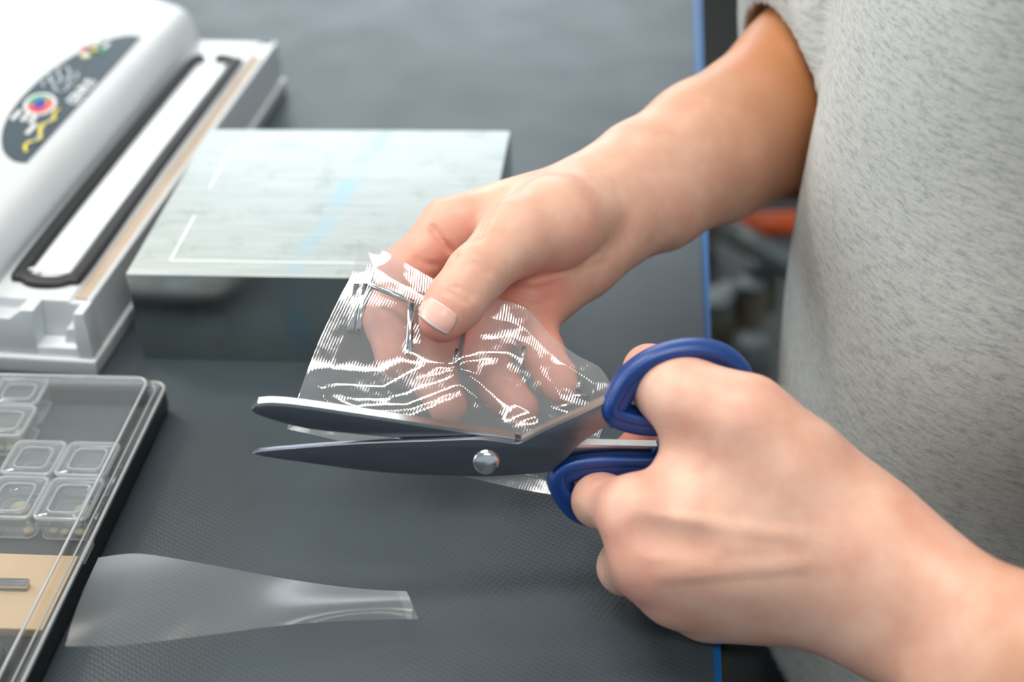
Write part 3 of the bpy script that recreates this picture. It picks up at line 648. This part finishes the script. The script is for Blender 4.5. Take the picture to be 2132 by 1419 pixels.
for s in (-1, 1):
    y = s*.095; p = [(-.13, y-.02), (-.12, y-.042), (-.04, y-.045), (.06, y-.036), (.09, y-.02), (.09, y+.02), (.06, y+.036), (-.04, y+.045), (-.12, y+.042), (-.13, y+.02)]
    prism('shoe', p, .0, .06, 'black_plastic', person, .012)

# ------------------------------------------------------------------ scissors
s_o, s_a, s_b = at(1010, 955, .562), at(1010, 800, .5475), at(1300, 955, .565)
s_n = np.cross(s_b-s_o, s_a-s_o); s_n /= np.linalg.norm(s_n)
if s_n@fwd > 0: s_n = -s_n                              # faces the viewer's side
def onpl(x, y, off=0.):
    v = ray(x, y); o = s_o+s_n*off; return CP+v*(((o-CP)@s_n)/(v@s_n))
sc = empty('scissors', s_o); tag(sc, 'open scissors with dark steel blades and blue plastic finger rings', 'scissors')
def flat(name, outline, o0, o1, mat, bevel, n=4, smooth=False):
    pts = [tuple(p) for p in (catmull(outline, n, True) if n > 1 else outline)]
    base = [onpl(x, y) for x, y in pts]; m = len(base)
    v = [p+s_n*o0-s_o for p in base]+[p+s_n*o1-s_o for p in base]
    f = [tuple(range(m-1, -1, -1)), tuple(range(m, 2*m))]+[(i, (i+1) % m, m+(i+1) % m, m+i) for i in range(m)]
    return mesh_obj(name, v, f, mat, sc, bevel=bevel)
bA = [(526, 936), (620, 924), (760, 914), (900, 909), (1000, 906), (1068, 914), (1085, 912), (1130, 888), (1200, 856), (1266, 824), (1292, 846), (1262, 878), (1208, 915), (1180, 945), (1150, 972), (1100, 979), (1020, 984), (950, 983), (800, 976), (650, 957)]
bB = [(524, 856), (536, 843), (570, 841), (640, 848), (800, 872), (950, 895), (1072, 913), (1140, 926), (1230, 928), (1400, 932), (1402, 952), (1230, 956), (1140, 966), (1060, 966), (990, 942), (900, 920), (760, 906), (640, 893), (560, 872)]
a_ = flat('blade', bA, .0002, .0028, 'blade_steel', .0004, 3); a_['label'] = 'lower blade carrying the screw'
b_ = flat('blade', bB, -.0042, -.0002, 'blade_steel', .0004, 3); b_['label'] = 'upper blade with a painted highlight along its spine'
def spine(path, par, o0, o1, up):  # strip along a blade edge; its brighter colour stands in for the highlight
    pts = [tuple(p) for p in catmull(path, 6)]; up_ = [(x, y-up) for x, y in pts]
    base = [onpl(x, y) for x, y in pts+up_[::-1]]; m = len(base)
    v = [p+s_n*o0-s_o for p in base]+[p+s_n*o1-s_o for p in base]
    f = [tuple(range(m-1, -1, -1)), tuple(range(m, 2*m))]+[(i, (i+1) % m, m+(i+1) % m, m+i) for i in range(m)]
    o = mesh_obj('spine_highlight', v, f, 'spine_highlight_steel', par); o['label'] = 'strip in brighter steel painting the edge highlight'
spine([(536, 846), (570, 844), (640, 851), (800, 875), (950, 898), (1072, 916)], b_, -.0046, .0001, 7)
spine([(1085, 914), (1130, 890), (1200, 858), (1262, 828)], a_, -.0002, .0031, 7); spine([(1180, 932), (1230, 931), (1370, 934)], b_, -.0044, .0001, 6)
# domed screw
q = onpl(1012, 954); e1 = (onpl(1040, 954)-q); e1 /= np.linalg.norm(e1); e2 = np.cross(s_n, e1); v = []; f = []; nr, nsg = 6, 20
for i in range(nr):
    a = i/(nr-1)*math.pi/2
    for k in range(nsg): v.append(q-s_o+s_n*(.0027+.0026*math.sin(a))+(e1*math.cos(2*math.pi*k/nsg)+e2*math.sin(2*math.pi*k/nsg))*(.0056*math.cos(a)+1e-5))
for i in range(nr-1):
    for k in range(nsg): f.append((i*nsg+k, i*nsg+(k+1) % nsg, (i+1)*nsg+(k+1) % nsg, (i+1)*nsg+k))
mesh_obj('screw', v, f, 'bright_steel', sc, smooth=True)
rA = [(1282, 858), (1290, 822), (1316, 784), (1362, 752), (1425, 734), (1488, 738), (1530, 766), (1545, 806), (1528, 846), (1480, 870), (1410, 876), (1340, 876)]
rB = [(1166, 1000), (1172, 982), (1205, 968), (1265, 962), (1340, 962), (1405, 962), (1440, 990), (1425, 1030), (1370, 1062), (1290, 1078), (1215, 1062), (1180, 1032)]
def ring(name, pts, off, tw=None):
    path = [onpl(x, y, off)-s_o for x, y in catmull(pts, 7, True)]; n = len(path)
    return sweep(name, path, .0062, .0052, s_n, 'blue_plastic', sc, closed=True, ns=18, power=.85)
r1 = ring('thumb_ring', rA, .0012); r2 = ring('finger_ring', rB, -.0015)
for nm, par, pts, off in (('ring_bead', r1, rA, .0068), ('ring_bead', r2, rB, .0042)):
    o = sweep(nm, [onpl(x, y, off)-s_o for x, y in catmull(pts, 7, True)], .0012, .0022, s_n, 'blue_plastic', r1 if par is r1 else r2, closed=True, ns=10)
flat('shank_socket', [(1252, 838), (1275, 822), (1300, 838), (1300, 872), (1268, 880)], -.002, .0045, 'blue_plastic', .0012, 3)
flat('shank_socket', [(1360, 930), (1408, 928), (1425, 945), (1408, 962), (1360, 958)], -.0046, .0012, 'blue_plastic', .0012, 3)

# ------------------------------------------------------------------ clear bag with metal pieces
def resample(pts, n):
    P = np.array(catmull(pts, 8)); s = np.r_[0, np.cumsum(np.linalg.norm(np.diff(P, axis=0), axis=1))]; t = np.linspace(0, s[-1], n)
    return np.stack([np.interp(t, s, P[:, 0]), np.interp(t, s, P[:, 1])], 1)
def coons(top, bot, left, right, nu, nv):
    T, Bm, Lf, Rg = resample(top, nu), resample(bot, nu), resample(left, nv), resample(right, nv)
    u = np.linspace(0, 1, nu)[None, :, None]; w = np.linspace(0, 1, nv)[:, None, None]
    return (1-w)*T[None]+w*Bm[None]+(1-u)*Lf[:, None]+u*Rg[:, None]-((1-u)*(1-w)*T[0]+u*(1-w)*T[-1]+(1-u)*w*Bm[0]+u*w*Bm[-1])
def seg_dist(X, Y, pts):
    d = np.full(X.shape, 1e9)
    for (a, b) in zip(pts[:-1], pts[1:]):
        a = np.array(a, float); b = np.array(b, float); ba = b-a; t = np.clip(((X-a[0])*ba[0]+(Y-a[1])*ba[1])/(ba@ba), 0, 1)
        d = np.minimum(d, np.hypot(X-a[0]-t*ba[0], Y-a[1]-t*ba[1]))
    return d
def nz(X, Y, sc_, ph):
    return np.array([mnoise.noise(Vector((x*sc_+ph, y*sc_-ph, ph))) for x, y in zip(X.ravel(), Y.ravel())]).reshape(X.shape)
def bag_depth(X, Y): return .6005-.000085*(Y-640)+.000006*(X-900)
NU, NV = 190, 130
Q = coons([(744, 498), (800, 522), (870, 562), (940, 598), (1035, 622), (1095, 642), (1150, 700), (1200, 738), (1248, 764), (1272, 800)], [(598, 893), (700, 916), (820, 950), (948, 986), (1070, 1015), (1195, 1036)],
          [(744, 498), (736, 560), (705, 622), (668, 700), (640, 770), (612, 850), (598, 893)], [(1272, 800), (1266, 850), (1240, 930), (1195, 1036)], NU, NV)
X, Y = Q[..., 0], Q[..., 1]
ridge = np.zeros(X.shape)
for pts, A, w in (([(640, 795), (720, 802), (800, 806), (860, 772), (940, 757), (1000, 735), (1060, 735), (1088, 745)], .0020, 22), ([(650, 800), (680, 830), (740, 850), (850, 843), (960, 800), (1000, 830), (1060, 872), (1110, 860), (1085, 800), (1060, 770)], .0018, 20),
                  ([(940, 757), (1000, 800), (1050, 862)], -.0014, 20), ([(745, 500), (790, 560), (860, 640)], .0010, 18), ([(860, 735), (940, 757)], .0014, 16), ([(1090, 770), (1150, 850), (1240, 880)], .0013, 20), ([(1180, 760), (1235, 800)], .0012, 18)):
    ridge += A*np.exp(-(seg_dist(X, Y, pts)/w)**2)
wav = .0011*nz(X, Y, .006, 3.1)+.0002*nz(X, Y, .02, 9.7)+.00006*nz(X, Y, .06, 5.3)-.0045*np.clip((590-Y)/90, 0, 1)**2*np.clip((850-X)/60, 0, 1)
uu = np.linspace(0, 1, NU)[None]; ww = np.linspace(0, 1, NV)[:, None]; edge = np.clip(np.minimum(np.minimum(uu, 1-uu)*NU/14, np.minimum(ww, 1-ww)*NV/14), 0, 1)
pin = 1-.75*np.exp(-((X-905)**2+(Y-650)**2)/(70.**2))                     # pressed flat under the thumb
DF = bag_depth(X, Y)-(ridge*.9+.0012)*pin*edge-wav*pin; DB = bag_depth(X, Y)+.0016*pin*edge-wav*pin+.0002
verts = [at(x, y, d) for x, y, d in zip(X.ravel(), Y.ravel(), DF.ravel())]
vb = [at(x, y, d) for x, y, d in zip(X.ravel(), Y.ravel(), DB.ravel())]
def gridf(off): return [(off+i*NU+j, off+i*NU+j+1, off+(i+1)*NU+j+1, off+(i+1)*NU+j) for i in range(NV-1) for j in range(NU-1)]
bg_o = at(900, 900, .58); bagE = empty('vacuum_bag', bg_o); tag(bagE, 'clear crinkled vacuum bag pinched under the thumb and holding metal pieces', 'bag')
def sheet(name, vs, mat, parent, org, nu=NU, nv=NV):
    o = mesh_obj(name, np.array(vs)-org, [(i*nu+j, i*nu+j+1, (i+1)*nu+j+1, (i+1)*nu+j) for i in range(nv-1) for j in range(nu-1)], mat, parent, smooth=True)
    uvl = o.data.uv_layers.new(name='UVMap'); idx = np.empty(len(o.data.loops), np.int32); o.data.loops.foreach_get('vertex_index', idx)
    uvl.data.foreach_set('uv', np.stack([(idx % nu)/(nu-1), (idx//nu)/(nv-1)], 1).astype(np.float32).ravel()); return o
sheet('front_film', verts, 'bag_film', bagE, bg_o); sheet('back_film', vb, 'bag_film', bagE, bg_o)
r0 = NV-13; sm_ = [p-ray(900, 900)*.0006 for p in verts[r0*NU:]]
se = sheet('sealed_seam', sm_, 'seam_film', bagE, bg_o, NU, NV-r0); se['label'] = 'milky sealed hem of the bag'
# metal pieces inside the bag
mid = lambda x, y: at(x, y, float(bag_depth(x, y))-.0002)
def bar(name, p0, p1, w, th, mat, parent, org):
    a, b = mid(*p0), mid(*p1); return sweep(name, [a-org, (a+b)/2-org, b-org], th, w, -fwd, mat, parent, ns=8, power=.35)
uo = mid(805, 650); uf = empty('bent_bracket', uo); tag(uf, 'u-shaped bent metal bracket inside the bag beside the thumbnail', 'bracket')
bar('crossbar', (760, 588), (862, 630), .0012, .0010, 'bright_steel', uf, uo); bar('side_bar', (856, 632), (852, 738), .0014, .0010, 'bright_steel', uf, uo)
bar('side_bar', (762, 592), (745, 690), .0013, .0010, 'bright_steel', uf, uo); bar('flange', (744, 592), (730, 688), .0016, .0007, 'bright_steel', uf, uo)
for p0, p1, lb in (((1092, 722), (1086, 760), 'tiny bright metal pin where the bag creases meet'), ((953, 728), (946, 758), 'tiny dull metal pin below the thumb tip'), ((1208, 790), (1204, 812), 'tiny metal pin near the blue thumb ring')):
    o = mid(*p0); e = bar('metal_pin', p0, p1, .0011, .0010, 'bright_steel', None, np.zeros(3)); tag(e, lb, 'pin', 'small metal pieces in the bag')
for p0, p1, lb in (((1186, 826), (1226, 822), 'small bright metal sliver lying flat beside the thumb ring'), ((1160, 850), (1196, 838), 'small metal sliver nearest the scissor shank')):
    e = bar('metal_sliver', p0, p1, .0009, .0006, 'bright_steel', None, np.zeros(3)); tag(e, lb, 'metal piece', 'small metal pieces in the bag')

# ------------------------------------------------------------------ cut-off strip of film
fs_o = onz(500, 1260, .0); fse = empty('film_strip', fs_o); tag(fse, 'cut-off clear plastic strip fanning across the mat by the case', 'plastic strip')
nu, nv = 90, 26
Qs = coons([(205, 1160), (290, 1152), (420, 1172), (600, 1205), (740, 1224), (846, 1230)], [(135, 1345), (260, 1342), (430, 1322), (600, 1300), (740, 1291), (858, 1288)],
           [(205, 1160), (165, 1250), (135, 1345)], [(846, 1230), (858, 1258), (858, 1288)], nu, nv)
vsx = []
for i in range(nv):
    for j in range(nu):
        u, w = j/(nu-1), i/(nv-1)
        z = .012+.020*(1-u)**1.5+.004*math.sin(w*math.pi)*(1-.4*u)+.003*math.sin(u*7+w*3)*math.sin(u*math.pi)
        vsx.append(onz(Qs[i, j, 0], Qs[i, j, 1], z))
sheet('film', vsx, 'strip_film', fse, fs_o, nu, nv)
vst = [onz(848+.4*(w*58), 1231+w*57, .0122+.0006*math.sin(k)) for k, w in enumerate(np.linspace(0, 1, 8))]+[onz(826+.4*(w*58), 1229+w*60, .0126) for w in np.linspace(0, 1, 8)]
mesh_obj('sealed_end', np.array(vst)-fs_o, [(i, i+1, 8+i+1, 8+i) for i in range(7)], 'strip_film', fse, smooth=True)

# ------------------------------------------------------------------ clutter beyond the bench edge
tr = empty('parts_trolley', (.25, 1.35, -.9)); tag(tr, 'dark metal parts trolley standing past the bench edge', 'trolley')
def tbox(n, x0, x1, y0, y1, z0, z1, m, bv=.002): return box(n, x0-.25, x1-.25, y0-1.35, y1-1.35, z0+.9, z1+.9, m, tr, bv)
tbox('shelf', .05, .75, 1.0, 1.75, -.64, -.62, 'dark_metal'); tbox('shelf', .05, .75, 1.0, 1.75, -.85, -.83, 'dark_metal')
for x in (.05, .72):
    for y in (1.0, 1.72): tbox('post', x, x+.03, y, y+.03, -.9, -.40, 'olive')
def tube(name, a, b, r, mat, label, cat, grp=None):
    e = sweep(name, [a, (np.array(a)+np.array(b))/2, b], r, r, (0, .1, 1), mat); tag(e, label, cat, grp); return e
tube('orange_bar', at(1535, 468, 1.42), at(1760, 462, 1.46), .0125, 'orange_paint', 'orange painted bar resting across the parts trolley', 'bar')
tube('grey_pipe', at(1515, 478, 1.40), at(1690, 580, 1.43), .013, 'pipe_grey', 'grey metal pipe slanting under the orange bar', 'pipe')
def jar(px, py, d, r, h, mat, label):
    p = at(px, py, d); e = empty('parts_jar', p-np.array([0, 0, h/2])); tag(e, label, 'jar', 'jars on the parts trolley')
    c = lambda rr: [(rr*math.cos(a), rr*math.sin(a)) for a in np.linspace(0, 6.283, 20, endpoint=False)]
    prism('jar_body', c(r), 0, h*.8, mat, e, .003); prism('jar_lid', c(r*.85), h*.8, h, 'pipe_grey', e, .002)
jar(1485, 700, 1.5, .022, .10, 'olive', 'olive jar beside the blue bench edge'); jar(1515, 640, 1.52, .016, .05, 'pipe_grey', 'grey jar second from the bench edge')
jar(1562, 630, 1.50, .017, .05, 'cardboard_tan', 'tan jar between two grey jars'); jar(1586, 590, 1.52, .018, .06, 'olive', 'olive jar under the grey pipe'); jar(1568, 750, 1.46, .018, .05, 'pipe_grey', 'grey jar lowest, just above the thumb ring')
